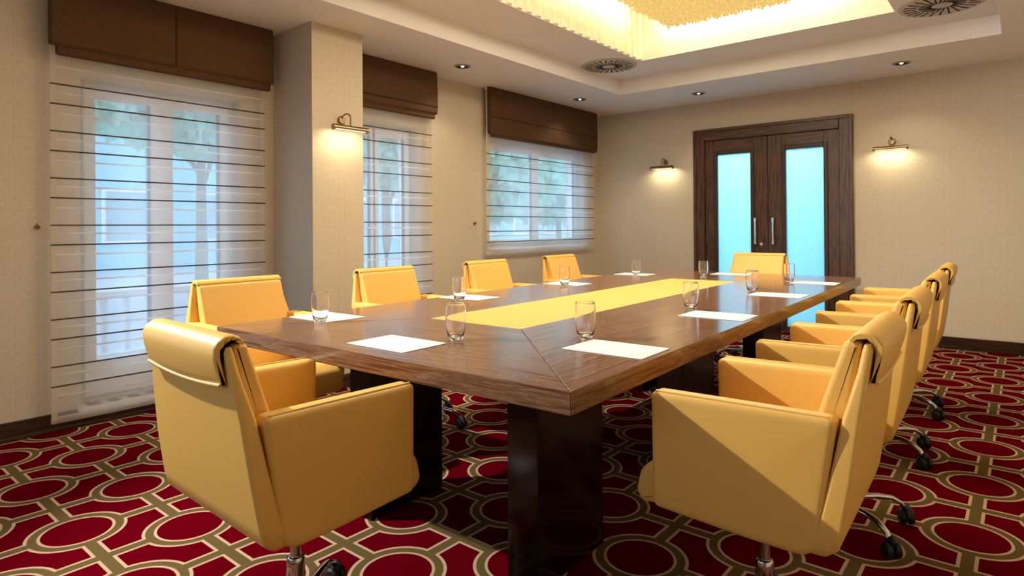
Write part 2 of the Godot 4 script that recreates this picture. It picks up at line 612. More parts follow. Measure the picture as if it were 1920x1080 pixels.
func window(num: int, z0: float, z1: float, y0: float, y1: float, panes: Array, rail: float) -> Node3D:
	var w := structure("window_%d" % num)
	var xo := WX - 0.19
	var xi := WX - 0.11
	part("frame", boxes([[xo, xi, y0, y1, z0, z0 + 0.05], [xo, xi, y0, y1, z1 - 0.05, z1], [xo, xi, y0, y0 + 0.05, z0 + 0.05, z1 - 0.05], [xo, xi, y1 - 0.05, y1, z0 + 0.05, z1 - 0.05]], M.white, 0.004), w)
	part("sill", boxes([[WX - 0.10, WX + 0.03, y0 - 0.03, y0, z0 - 0.02, z1 + 0.02]], M.white, 0.006), w)
	var mid: float = (panes[0][0] + panes[1][1]) / 2.0 if panes[0][0] > panes[1][0] else (panes[0][1] + panes[1][0]) / 2.0
	part("mullion", boxes([[xi - 0.015, xi + 0.021, y0 + 0.03, y1 - 0.03, mid - 0.024, mid + 0.024]], M.white, 0.003), w)
	for k in panes.size():
		var a: float = panes[k][0]
		var b: float = panes[k][1]
		var lo := y0 + rail
		var hi := y1 - 0.10
		var sx0 := xi - 0.02
		var sx1 := xi + 0.025
		var s := part("sash", boxes([[sx0, sx1, y0 + 0.03, y1 - 0.03, a - 0.062, a], [sx0, sx1, y0 + 0.03, y1 - 0.03, b, b + 0.062], [sx0, sx1, y0 + 0.03, lo, a, b], [sx0, sx1, hi, y1 - 0.03, a, b]], M.white, 0.004), w)
		part("pane", boxes([[sx0 + 0.018, sx0 + 0.024, lo - 0.01, hi + 0.01, a - 0.01, b + 0.01]], M.pane, 0.0005), s)
		part("seal", boxes([[sx1 - 0.016, sx1 + 0.004, lo, hi, a - 0.004, a + 0.014]], M.dark, 0.001), s)
		if k == 0:
			var h := MB.new()
			h.box(Vector3(sx1 + 0.006, 1.1, a - 0.03), Vector3(0.012, 0.06, 0.026), 0.004)
			h.tube([Vector3(sx1 + 0.012, 1.1, a - 0.03), Vector3(sx1 + 0.045, 1.1, a - 0.03), Vector3(sx1 + 0.05, 1.09, a - 0.03), Vector3(sx1 + 0.05, 0.99, a - 0.03)], [0.008], 8)
			part("handle", h.mesh(M.white), s)
	return w

func sheer_blind(label: String, z0: float, z1: float, yb: float, dark: Array, pale: Array) -> void:
	var zc := (z0 + z1) / 2.0
	var wd := z1 - z0
	var t := thing("sheer_blind", label, "blind", Vector3(WX + 0.06, 0, zc), 0.0, "sheer striped blinds at the windows")
	part("head_rail", boxes([[-0.012, 0.012, CY - 0.03, CY, -wd / 2, wd / 2]], M.white, 0.003), t)
	# cloth: one sheet, slightly bellied between the dowels
	var ys := dark.duplicate()
	ys.append(yb + 0.015)
	var top := CY - 0.03
	var rows := []
	var prev := top
	for y in ys:
		for k in 5:
			var f := k / 5.0
			rows.append([lerpf(prev, y, f), 0.006 * sin(PI * f)])
		prev = y
	rows.append([prev, 0.0])
	var b := MB.new()
	var rings := []
	for r in rows:
		var a := []
		for k in 9:
			a.append(Vector3(r[1], r[0], lerpf(-wd / 2, wd / 2, k / 8.0)))
		rings.append(a)
	b.loft(rings, false, false, false)
	part("cloth", b.mesh(M.sheer), t)
	part("side_hem", boxes([[-0.0015, 0.0015, yb + 0.015, top, wd / 2 - 0.026, wd / 2]], M.sheer_band, 0.0005), t, Vector3(0.0095, 0, 0))
	part("side_hem", boxes([[-0.0015, 0.0015, yb + 0.015, top, -wd / 2, -wd / 2 + 0.026]], M.sheer_band, 0.0005), t, Vector3(0.0095, 0, 0))
	var dw := MB.new()
	dw.box(Vector3.ZERO, Vector3(0.008, 0.0075, wd + 0.004), 0.002)
	var dm := dw.mesh(M.dowel)
	for y in dark:
		part("dowel", dm, t, Vector3(0.0105, y, 0))
	var pw := MB.new()
	pw.box(Vector3.ZERO, Vector3(0.002, 0.010, wd - 0.053), 0.0008)
	var pm := pw.mesh(M.sheer_stripe)
	for y in pale:
		part("pale_band", pm, t, Vector3(0.0095, y, 0))
	part("hem_bar", boxes([[-0.008, 0.010, yb, yb + 0.035, -wd / 2, wd / 2]], M.sheer_band, 0.004), t)

func roman_shade(label: String, z0: float, z1: float, ym: float, yb: float, folds: Array, seams: Array) -> void:
	var t := thing("roman_shade", label, "shade", Vector3(WX, 0, (z0 + z1) / 2.0), 0.0, "brown shades drawn up above the windows")
	var hw := (z1 - z0) / 2.0
	var front := 0.125
	# body: folded cloth, the face bulges a little between the stitched folds
	var prof := PackedVector2Array()
	prof.append(Vector2(0.075, CY - 0.004)); prof.append(Vector2(0.075, ym + 0.02))
	prof.append(Vector2(0.085, ym)); prof.append(Vector2(front - 0.012, ym - 0.004))
	prof.append(Vector2(front, ym + 0.012)); prof.append(Vector2(front + 0.004, (ym + CY) / 2)); prof.append(Vector2(front - 0.004, CY - 0.02)); prof.append(Vector2(front - 0.01, CY - 0.004))
	var edges := [-hw]
	for s in seams:
		edges.append(s - (z0 + z1) / 2.0)
	edges.append(hw)
	for k in edges.size() - 1:
		var rings := []
		for q in [[edges[k] + 0.001, 0.006], [edges[k] + 0.008, 0.0], [edges[k + 1] - 0.008, 0.0], [edges[k + 1] - 0.001, 0.006]]:
			var r := []
			for p in prof:
				r.append(Vector3(p.x - (q[1] if p.x > 0.1 else 0.0), p.y, q[0]))
			rings.append(r)
		var b := MB.new()
		b.loft(rings, true, true, true, false)
		part("face_panel", b.mesh(M.shade), t)
	part("lower_fold", boxes([[0.078, 0.108, yb, ym + 0.01, -hw + 0.014, hw - 0.03]], M.shade, 0.008), t)
	for y in folds:
		part("stitched_fold", boxes([[front - 0.002, front + 0.006, y - 0.005, y + 0.005, -hw + 0.004, hw - 0.004]], M.seam, 0.002), t)

func build_windows() -> void:
	window(1, OPEN[1][0], OPEN[1][1], OPEN[1][2], OPEN[1][3], [[-1.544, -1.253], [-1.975, -1.682]], 0.24)
	window(2, OPEN[2][0], OPEN[2][1], OPEN[2][2], OPEN[2][3], [[-3.225, -2.95], [-3.593, -3.32]], 0.24)
	window(3, OPEN[3][0], OPEN[3][1], OPEN[3][2], OPEN[3][3], [[-5.414, -4.724], [-6.252, -5.55]], 0.07)
	# two more windows out of view beside and behind the camera
	window(4, OPEN[0][0], OPEN[0][1], OPEN[0][2], OPEN[0][3], [[0.16, 0.67], [0.83, 1.34]], 0.24)
	var w5 := window(5, -3.0, -1.0, 0.85, 2.1, [[-2.89, -2.07], [-1.93, -1.11]], 0.07)
	w5.rotation.y = PI / 2
	w5.position = Vector3(0, 0, FZ + WX)
	var d1 := []
	var p1 := []
	for k in 7:
		d1.append(1.896 - 0.2555 * k)
		d1.append(1.789 - 0.2555 * k)
		p1.append(1.850 - 0.2555 * k)
		p1.append(1.735 - 0.2555 * k)
	p1.append(1.99)
	sheer_blind("long sheer cream blind with thin dark stripes at the window nearest the camera", -2.218, -0.995, 0.055, d1, p1)
	var d2 := []
	var p2 := []
	for k in 7:
		d2.append(1.919 - 0.2565 * k)
		d2.append(1.807 - 0.2565 * k)
		p2.append(1.873 - 0.2565 * k)
	sheer_blind("narrow sheer striped blind half hidden by the pillar, between pillar and chair", -3.785, -2.80, 0.055, d2, p2)
	var d3 := []
	var p3 := []
	for k in 4:
		d3.append(1.824 - 0.254 * k)
		d3.append(1.718 - 0.254 * k)
		p3.append(1.780 - 0.254 * k)
	sheer_blind("short wide sheer striped blind in the far corner, ending above the chair backs", -6.462, -4.51, 0.828, d3, p3)
	roman_shade("wide brown fabric shade drawn up over the nearest window, split by a centre seam", -2.262, -0.985, 2.10, 2.05, [], [-1.62])
	roman_shade("narrow brown fabric shade drawn up beside the pillar, with a double fold below", -3.815, -2.79, 2.104, 2.06, [2.165], [])
	roman_shade("longest brown fabric shade drawn up in the far corner, with a stitched horizontal fold", -6.472, -4.52, 2.012, 1.99, [2.18], [-5.56])
	for q in [[-0.953, 1.119, "small brass cord hook on the wall left of the nearest blind"], [-4.403, 1.140, "small brass cord hook on the wall between the narrow and the far blind"]]:
		var t := thing("cord_hook", q[2], "hook", Vector3(WX, q[1], q[0]), 0.0, "cord hooks by the blinds")
		var b := MB.new()
		b.lathe(Vector3(0.003, 0, 0), [Vector2(0.0135, 0.003), Vector2(0.015, 0.0), Vector2(0.0135, -0.003)], 14, false, Basis(Vector3.BACK, PI / 2))
		part("plate", b.mesh(M.bronze), t)
		b = MB.new()
		b.tube([Vector3(0.004, 0, 0), Vector3(0.03, -0.002, 0), Vector3(0.036, 0.006, 0.006), Vector3(0.036, 0.022, 0.012)], [0.005, 0.004, 0.004, 0.003], 8)
		part("hook", b.mesh(M.bronze), t)

func build_door() -> void:
	var d := structure("door_1", Vector3(0, 0, BZ))
	var x0 := -2.858; var x1 := -1.270; var top := 2.162
	part("door_frame", boxes([[x0, x0 + 0.118, 0, top, -0.2, 0.03], [x1 - 0.118, x1, 0, top, -0.2, 0.03]], M.door_v, 0.006), d)
	part("head_frame", boxes([[x0 + 0.118, x1 - 0.118, top - 0.122, top, -0.2, 0.03]], M.door_h, 0.006), d)
	part("outer_moulding", boxes([[x0 - 0.004, x0 + 0.03, 0, top + 0.004, 0.028, 0.042], [x1 - 0.03, x1 + 0.004, 0, top + 0.004, 0.028, 0.042], [x0 + 0.03, x1 - 0.03, top - 0.03, top + 0.004, 0.028, 0.042]], M.door_v, 0.004), d)
	var mid := -2.066
	for k in 2:
		var a := x0 + 0.12 if k == 0 else mid + 0.002
		var b := mid - 0.002 if k == 0 else x1 - 0.12
		var g0 := -2.602 if k == 0 else -1.888
		var g1 := -2.242 if k == 0 else -1.530
		var gy0 := 0.06
		var gy1 := 1.878
		var leaf := part("door_leaf", boxes([[a, g0, 0.008, top - 0.124, -0.045, 0.0], [g1, b, 0.008, top - 0.124, -0.045, 0.0]], M.door_v, 0.003), d)
		part("rail", boxes([[g0, g1, gy1, top - 0.124, -0.045, 0.0], [g0, g1, 0.008, gy0, -0.045, 0.0]], M.door_h, 0.002), leaf)
		part("bead", boxes([[g0 - 0.04, g0, gy0 - 0.02, gy1 + 0.045, 0.0, 0.012], [g1, g1 + 0.04, gy0 - 0.02, gy1 + 0.045, 0.0, 0.012], [g0, g1, gy1, gy1 + 0.045, 0.0, 0.012]], M.base_z, 0.004), leaf)
		part("glass_pane", boxes([[g0 - 0.01, g1 + 0.01, gy0 - 0.01, gy1 + 0.01, -0.028, -0.020]], M.frost, 0.0005), leaf)
		var hx := -2.181 if k == 0 else -2.004
		var h := MB.new()
		h.tube([Vector3(hx, 0.905, 0.055), Vector3(hx, 1.18, 0.055)], [0.0105], 12)
		for y in [0.925, 1.16]:
			h.tube([Vector3(hx, y, 0.0), Vector3(hx, y, 0.055)], [0.009], 10)
			h.tube([Vector3(hx, y - 0.018, 0.055), Vector3(hx, y + 0.018, 0.055)], [0.0135], 12)
		part("pull_handle", h.mesh(M.chrome), leaf)
		if k == 0:
			var lk := MB.new()
			lk.lathe(Vector3(-2.134, 0.905, 0.004), [Vector2(0.017, 0.008), Vector2(0.019, 0.0), Vector2(0.019, -0.004)], 16, false, Basis(Vector3.RIGHT, PI / 2))
			lk.box(Vector3(-2.134, 0.885, 0.014), Vector3(0.006, 0.03, 0.01), 0.002)
			part("lock", lk.mesh(M.chrome), leaf)
	# lit corridor behind the frosted panes
	var c := structure("wall_corridor", Vector3(0, 0, BZ))
	part("corridor_shell", boxes([[-3.3, -0.8, -0.15, 0.0, -2.0, -0.2], [-3.3, -0.8, 2.7, 2.8, -2.0, -0.2], [-3.4, -3.3, -0.15, 2.8, -2.0, -0.2], [-0.8, -0.7, -0.15, 2.8, -2.0, -0.2], [-3.4, -0.7, -0.15, 2.8, -2.1, -2.0]], M.corridor), c)
	var lp := MB.new()
	lp.box(Vector3(-2.1, 2.66, -1.0), Vector3(1.6, 0.03, 0.6), 0.004)
	part("light_panel", lp.mesh(emitter(Color8(200, 240, 255), 1.5)), c)
	area("corridor_light", Vector3(-2.1, 2.63, BZ - 1.0), Vector3(1.6, 0.6, 0), Color8(165, 230, 255), 3.2)

# ------------------------------------------------------------------ furniture
func build_table() -> void:
	var t := thing("conference_table", "long walnut conference table with mitred border, yellow centre panel and slab legs", "table", TABLE_AT, TABLE_ANG)
	# local: x = right (0 .. -W), z = -along
	var y1 := TABLE_Y
	var y0 := TABLE_Y - 0.054
	var L := TABLE_L; var W := TABLE_W
	var ix1 := -0.605; var ix0 := -1.06; var iz1 := -0.617; var iz0 := -2.95
	var g := 0.0006
	# each board: its outline on top; local x of the node runs with the grain
	var boards := [
		["x", [Vector2(0, 0), Vector2(-W, 0), Vector2(ix0, iz1), Vector2(ix1, iz1)]],
		["x", [Vector2(0, -L), Vector2(-W, -L), Vector2(ix0, iz0), Vector2(ix1, iz0)]],
		["z", [Vector2(0, 0), Vector2(0, -L), Vector2(ix1, iz0), Vector2(ix1, iz1)]],
		["z", [Vector2(-W, 0), Vector2(-W, -L), Vector2(ix0, iz0), Vector2(ix0, iz1)]]]
	for q in boards:
		var cen := Vector2.ZERO
		for p in q[1]:
			cen += p / 4.0
		var turn: float = 0.0 if q[0] == "x" else PI / 2
		var rings := []
		for lv in [[y0, 0.002], [y0 + 0.002, g], [y1 - 0.0022, g], [y1, 0.0028]]:
			var r := []
			for k in 4:
				var p: Vector2 = q[1][k]
				var e1: Vector2 = (q[1][(k + 1) % 4] - p).normalized()
				var e0: Vector2 = (q[1][(k + 3) % 4] - p).normalized()
				var s := absf(e0.cross(e1))
				var w: Vector2 = p + (e0 + e1) * (lv[1] / s)
				var d := Vector3(w.x, lv[0], w.y)
				r.append(Basis(Vector3.UP, -turn) * d)
			rings.append(r)
		var b := MB.new()
		b.loft(rings, true, true, true, false)
		part("top_board", b.mesh(M.table), t, Vector3.ZERO, Vector3(0, turn, 0))
	part("centre_panel", boxes([[ix0 + 0.001, ix1 - 0.001, y0 + 0.01, y1 - 0.0008, iz0 + 0.001, iz1 - 0.001]], M.runner, 0.001), t)
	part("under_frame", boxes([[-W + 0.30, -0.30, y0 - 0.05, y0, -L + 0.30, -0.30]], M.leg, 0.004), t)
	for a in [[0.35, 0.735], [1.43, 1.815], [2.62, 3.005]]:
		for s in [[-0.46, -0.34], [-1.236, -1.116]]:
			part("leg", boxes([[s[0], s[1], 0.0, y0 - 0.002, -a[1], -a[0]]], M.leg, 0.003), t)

var cm := {}

func chair_meshes() -> void:
	var prof := rounded([Vector2(-0.197, 0.690), Vector2(-0.194, 0.404), Vector2(0.03, 0.390), Vector2(0.180, 0.386), Vector2(0.222, 0.694)], [0.018, 0.022, 0.3, 0.055, 0.02], 6)
	for s in [-1, 1]:
		var b := MB.new()
		var x0 := 0.205 if s > 0 else -0.265
		b.slab(prof, x0, x0 + 0.06, 0.014, 0.003)
		cm["arm%d" % s] = b.mesh(M.leather)
		var pp := MB.new()        # piping along the outer top edge
		pp.tube([Vector3(0.253 * s, 0.6905, -0.185), Vector3(0.253 * s, 0.6925, 0.02), Vector3(0.253 * s, 0.6935, 0.205)], [0.0035], 6)
		cm["pipe%d" % s] = pp.mesh(M.piping)
	# seat cushion with a rolled front lip
	var seat := rounded([Vector2(-0.250, 0.376), Vector2(-0.272, 0.400), Vector2(-0.256, 0.470), Vector2(-0.19, 0.500), Vector2(0.17, 0.470), Vector2(0.18, 0.40), Vector2(-0.15, 0.392)], [0.012, 0.03, 0.05, 0.06, 0.02, 0.02, 0.08], 6)
	var bs := MB.new()
	bs.slab(seat, -0.203, 0.203, 0.016)
	cm.seat = bs.mesh(M.leather)
	# back cushion (front pad), leaning back
	var pad := rounded([Vector2(0.100, 0.46), Vector2(0.170, 0.68), Vector2(0.226, 0.848), Vector2(0.262, 0.854), Vector2(0.236, 0.69), Vector2(0.190, 0.45)], [0.02, 0.2, 0.014, 0.012, 0.2, 0.02], 5)
	var bp := MB.new()
	bp.slab(pad, -0.202, 0.202, 0.012, 0.0)
	cm.pad = bp.mesh(M.leather)
	# outer shell: tapers from the arms to the top; rings run upwards
	var rings := []
	for q in [[0.392, 0.120, 0.165, 0.240], [0.398, 0.135, 0.200, 0.254], [0.418, 0.160, 0.222, 0.262], [0.455, 0.182, 0.232, 0.265], [0.57, 0.206, 0.250, 0.259], [0.69, 0.228, 0.264, 0.247], [0.79, 0.254, 0.276, 0.226], [0.836, 0.262, 0.282, 0.216], [0.848, 0.266, 0.278, 0.212]]:
		rings.append(rrect(q[0], q[1], q[2], q[3], 0.010))
	var bk := MB.new()
	bk.loft(rings)
	cm.shell = bk.mesh(M.leather)
	# head flap folded over the top of the back
	var fl := PackedVector2Array([Vector2(0.238, 0.851), Vector2(0.2385, 0.859), Vector2(0.245, 0.867), Vector2(0.258, 0.873), Vector2(0.276, 0.872), Vector2(0.293, 0.862), Vector2(0.302, 0.846), Vector2(0.302, 0.826), Vector2(0.297, 0.804), Vector2(0.291, 0.785), Vector2(0.285, 0.768),
		Vector2(0.277, 0.768), Vector2(0.280, 0.785), Vector2(0.284, 0.804), Vector2(0.289, 0.826), Vector2(0.289, 0.844), Vector2(0.272, 0.860), Vector2(0.252, 0.857), Vector2(0.243, 0.850)])
	var bf := MB.new()
	var fr := []
	var cx := [-0.206, -0.204, -0.198, -0.1, 0.0, 0.1, 0.198, 0.204, 0.206]
	for k in cx.size():
		var r := []
		var inset: float = [0.004, 0.0015, 0.0, 0.0, 0.0, 0.0, 0.0, 0.0015, 0.004][k]
		var sag: float = 0.010 * (1.0 - pow(cx[k] / 0.206, 2.0))
		for i in fl.size():
			var p := fl[i]
			var low: float = clampf((0.82 - p.y) / 0.05, 0.0, 1.0)
			var out: float = clampf((0.30 - p.x) / 0.02, -1, 1)
			r.append(Vector3(cx[k], p.y - sag * low - (inset if i < 11 and p.y > 0.85 else 0.0), p.x + (sag * 0.3) * low - (inset if i < 11 and p.x > 0.29 else 0.0)))
		fr.append(r)
	bf.loft(fr, false, false)
	# end caps as strips between the outer and inner lines
	for e in [0, fr.size() - 1]:
		var r: Array = fr[e]
		var out := Vector3.LEFT if e == 0 else Vector3.RIGHT
		for i in 9:
			bf.poly([r[i], r[i + 1], r[mini(17, 18 - i - 1) if i > 0 else 17], r[18 - i] if i > 0 else r[18]], out)
	cm.flap = bf.mesh(M.leather)
	var hem := MB.new()
	var hp := []
	for k in 9:
		var x := lerpf(-0.202, 0.202, k / 8.0)
		hp.append(Vector3(x, 0.7685 - 0.010 * (1.0 - pow(x / 0.206, 2.0)), 0.287))
	hem.tube(hp, [0.0045], 6)
	cm.hem = hem.mesh(M.piping)
	# mechanism, column, base
	var me := MB.new()
	me.box(Vector3(0, 0.375, 0.0), Vector3(0.20, 0.03, 0.22), 0.006)
	cm.mech = me.mesh(M.dark)
	var co := MB.new()
	co.lathe(Vector3.ZERO, [Vector2(0.0135, 0.22), Vector2(0.0135, 0.365)], 16)
	cm.piston = co.mesh(M.chrome)
	var sl := MB.new()
	sl.lathe(Vector3.ZERO, [Vector2(0.026, 0.09), Vector2(0.024, 0.20), Vector2(0.023, 0.222), Vector2(0.015, 0.225)], 18)
	cm.sleeve = sl.mesh(M.chrome)
	var hu := MB.new()
	hu.lathe(Vector3.ZERO, [Vector2(0.030, 0.060), Vector2(0.040, 0.066), Vector2(0.040, 0.105), Vector2(0.032, 0.115)], 20)
	cm.hub = hu.mesh(M.chrome)
	var lg := MB.new()
	lg.tube([Vector3(0.025, 0.092, 0), Vector3(0.09, 0.098, 0), Vector3(0.16, 0.100, 0), Vector3(0.21, 0.094, 0), Vector3(0.243, 0.076, 0), Vector3(0.254, 0.058, 0)], [0.017, 0.0155, 0.014, 0.0125, 0.0115, 0.011], 10, 0.72)
	cm.leg = lg.mesh(M.chrome)
	var ca := MB.new()
	for s in [-1, 1]:
		ca.lathe(Vector3(0, 0.027, 0.014 * s), [Vector2(0.020, -0.010), Vector2(0.027, -0.007), Vector2(0.027, 0.007), Vector2(0.020, 0.010)], 16, true, Basis(Vector3.RIGHT, PI / 2))
	ca.tube([Vector3(-0.026, 0.030, 0), Vector3(-0.015, 0.052, 0), Vector3(0.004, 0.060, 0), Vector3(0.020, 0.052, 0)], [0.009, 0.014, 0.015, 0.010], 8)
	cm.caster = ca.mesh(M.rubber)

func rrect(y: float, z0: float, z1: float, hw: float, r: float) -> Array:
	var out := []
	var rr := minf(r, (z1 - z0) * 0.45)
	for q in [[hw - rr, z1 - rr, 0.0], [-hw + rr, z1 - rr, PI / 2], [-hw + rr, z0 + rr, PI], [hw - rr, z0 + rr, PI * 1.5]]:
		for k in 5:
			var a: float = q[2] + PI / 2 * k / 4.0
			out.append(Vector3(q[0] + cos(a) * rr, y, q[1] + sin(a) * rr))
	return out

func chair(label: String, at: Vector3, turn: float, spin: float) -> void:
	var t := thing("office_chair", label, "chair", at, turn, "yellow leather chairs round the table")
	part("seat", cm.seat, t)
	for s in [1, -1]:
		var a := part("arm", cm["arm%d" % s], t)
		part("piping", cm["pipe%d" % s], a)
	part("back_cushion", cm.pad, t)
	part("back_shell", cm.shell, t)
	var f := part("head_flap", cm.flap, t)
	part("hem", cm.hem, f)
	part("seat_mechanism", cm.mech, t)
	part("gas_piston", cm.piston, t)
	part("column_sleeve", cm.sleeve, t)
	part("hub", cm.hub, t)
	for k in 5:
		var a := spin + TAU * k / 5.0
		var lg := part("base_leg", cm.leg, t, Vector3.ZERO, Vector3(0, a, 0))
		part("caster", cm.caster, lg, Vector3(0.262, 0, 0), Vector3(0, 0.9 + 1.7 * k, 0))

func build_chairs() -> void:
	chair_meshes()
	var R := [0.52, 1.37, 2.30, 3.18]
	var who := ["nearest yellow chair on the door-side row, in the right foreground", "second yellow chair from the camera in the right-hand row", "third yellow chair from the camera in the right-hand row", "last yellow chair of the right-hand row, nearest the door wall"]
	var spins := [0.24, 0.28, 0.40, 0.38]
	who[0] = "yellow leather chair in the right foreground, its side half in shade"
	for k in 4:
		chair(who[k], tw(R[k] + 0.015, 0.257), TABLE_ANG + PI / 2, spins[k])
	var Lz := [0.36, 1.255, 2.165, 3.09]
	var wl := ["yellow leather chair on the window side in front of the nearest blind", "yellow leather chair on the window side just right of the pillar", "yellow leather chair on the window side between the narrow and the far blind", "smallest seen yellow leather chair on the window side, below the far blind"]
	for k in 4:
		chair(wl[k], tw(Lz[k], -TABLE_W - 0.245), TABLE_ANG - PI / 2, 0.4 + 0.3 * k)
	chair("yellow leather chair in the left foreground seen from behind at the table's near end", tw(-0.205, -0.745), TABLE_ANG - 0.05, -0.35)
	chair("yellow leather chair at the table's far end in front of the glazed door", tw(TABLE_L + 0.22, -0.82), TABLE_ANG + PI, 0.5)

func build_tableware() -> void:
	var pads := [["R", 0.491, -0.155], ["R", 1.341, -0.15], ["R", 2.261, -0.16], ["R", 3.093, -0.16], ["N", 0.164, -0.755], ["L", 0.391, -1.436], ["L", 1.263, -1.43], ["L", 2.203, -1.43], ["L", 3.145, -1.43], ["F", 3.54, -0.83]]
	var pl := ["white paper on the table at the right foreground chair's place", "white paper second from the camera on the table's right side", "white paper third from the camera on the table's right side", "white paper at the last place on the table's right side", "white paper at the near end of the table, by the left foreground chair",
		"white paper on the table before the chair at the nearest blind", "white paper on the table before the chair right of the pillar", "white paper on the table before the third chair of the window side", "white paper at the last place on the window side", "white paper at the far end of the table before the door"]
	var b := MB.new()
	b.box(Vector3(0, 0.0008, 0), Vector3(0.262, 0.0016, 0.186), 0.0004)
	var pm := b.mesh(M.paper)
	var under := MB.new()
	for k in pads.size():
		var t := solo(numbered("paper_sheet"), pm, "")
		t.position = tw(pads[k][1], pads[k][2], TABLE_Y + 0.0003)
		t.rotation.y = TABLE_ANG
		tag(t, pl[k], "paper", "papers laid round the table")
	var gl := [[0.323, -0.648], [0.585, -0.316], [1.468, -0.314], [2.329, -0.312], [3.08, -0.308], [3.13, -0.891], [0.292, -1.342], [1.122, -1.372], [2.092, -1.38], [3.086, -1.39]]
	var gn := ["empty glass tumbler at the near end of the table beside the paper there", "empty glass tumbler in front of the right foreground chair's paper", "empty glass tumbler second from the camera on the table's right side", "empty glass tumbler third from the camera on the table's right side", "empty glass tumbler at the last place of the table's right side", "empty glass tumbler at the far end of the table, left of the far chair",
		"empty glass tumbler on the window side by the nearest chair there", "empty glass tumbler on the window side by the chair right of the pillar", "empty glass tumbler on the window side at the third chair", "empty glass tumbler at the last place on the window side"]
	# stemless tumbler: thick base, thin bellied wall, walked from the outer foot over the rim to the inner floor
	var prof := []
	for p in [[0.0005, 0.0], [0.019, 0.0], [0.0215, 0.002], [0.0265, 0.014], [0.0305, 0.030], [0.0330, 0.050], [0.0340, 0.070], [0.0335, 0.092], [0.0318, 0.112], [0.0312, 0.118], [0.0306, 0.1188], [0.0300, 0.118], [0.0306, 0.112], [0.0322, 0.092], [0.0327, 0.070], [0.0316, 0.050], [0.0288, 0.030], [0.0240, 0.018], [0.016, 0.0125], [0.0005, 0.0115]]:
		prof.append(Vector2(p[0], p[1]))
	var g := MB.new()
	g.lathe(Vector3.ZERO, prof, 40, true, Basis.IDENTITY, true)
	var gm := g.mesh(M.glass)
	for k in gl.size():
		var t := solo(numbered("glass_tumbler"), gm, "")
		t.position = tw(gl[k][0], gl[k][1], TABLE_Y + 0.0004)
		tag(t, gn[k], "glass", "tumblers on the table")

# ------------------------------------------------------------------ lamps and fittings
func sconce(label: String, at: Vector3, turn: float) -> void:        # local +z = away from the wall, x along it
	var t := thing("picture_light", label, "wall lamp", at, turn, "brass picture lights on the walls")
	var b := MB.new()
	b.lathe(Vector3(0, 0.07, 0.008), [Vector2(0.024, 0.008), Vector2(0.030, 0.002), Vector2(0.030, -0.008)], 20, false, Basis(Vector3.RIGHT, PI / 2))
	part("wall_plate", b.mesh(M.bronze), t)
	b = MB.new()
	var pts := []
	for k in 13:
		var a := PI * k / 12.0
		pts.append(Vector3(0, 0.072 + 0.036 * sin(a), 0.06 - 0.05 * cos(a)))
	pts.append(Vector3(0, 0.03, 0.11))
	pts.append(Vector3(0, 0.01, 0.11))
	b.tube(pts, [0.0055], 8)
	part("swan_neck", b.mesh(M.bronze), t)
	# hood: a half-open tube, the lamp shows from below
	b = MB.new()
	var rings := []
	for x in [-0.138, 0.138]:
		var r := []
		for k in 13:
			var a := PI * (-0.18) + PI * 1.36 * k / 12.0
			r.append(Vector3(x, sin(a) * 0.021, 0.11 + cos(a) * 0.021))
		for k in 13:
			var a := PI * (-0.18) + PI * 1.36 * (12 - k) / 12.0
			r.append(Vector3(x, sin(a) * 0.0185, 0.11 + cos(a) * 0.0185))
		rings.append(r)
	b.loft(rings, false, false)
	for s in [-1, 1]:
		b.lathe(Vector3(0.135 * s, 0, 0.11), [Vector2(0.0205, -0.005), Vector2(0.0215, 0.0), Vector2(0.0205, 0.005)], 16, false, Basis(Vector3.BACK, PI / 2))
	part("hood", b.mesh(M.bronze), t)
	b = MB.new()
	b.tube([Vector3(-0.12, -0.003, 0.11), Vector3(0.12, -0.003, 0.11)], [0.008], 10)
	part("lamp_tube", b.mesh(M.bulb), t)
	for x in [-0.07, 0.07]:
		spot("picture_lamp", Vector3(x, -0.014, 0.108), Vector3(0, -1, -0.55), Color8(255, 234, 186), 0.045, 80.0, 0.012, t)

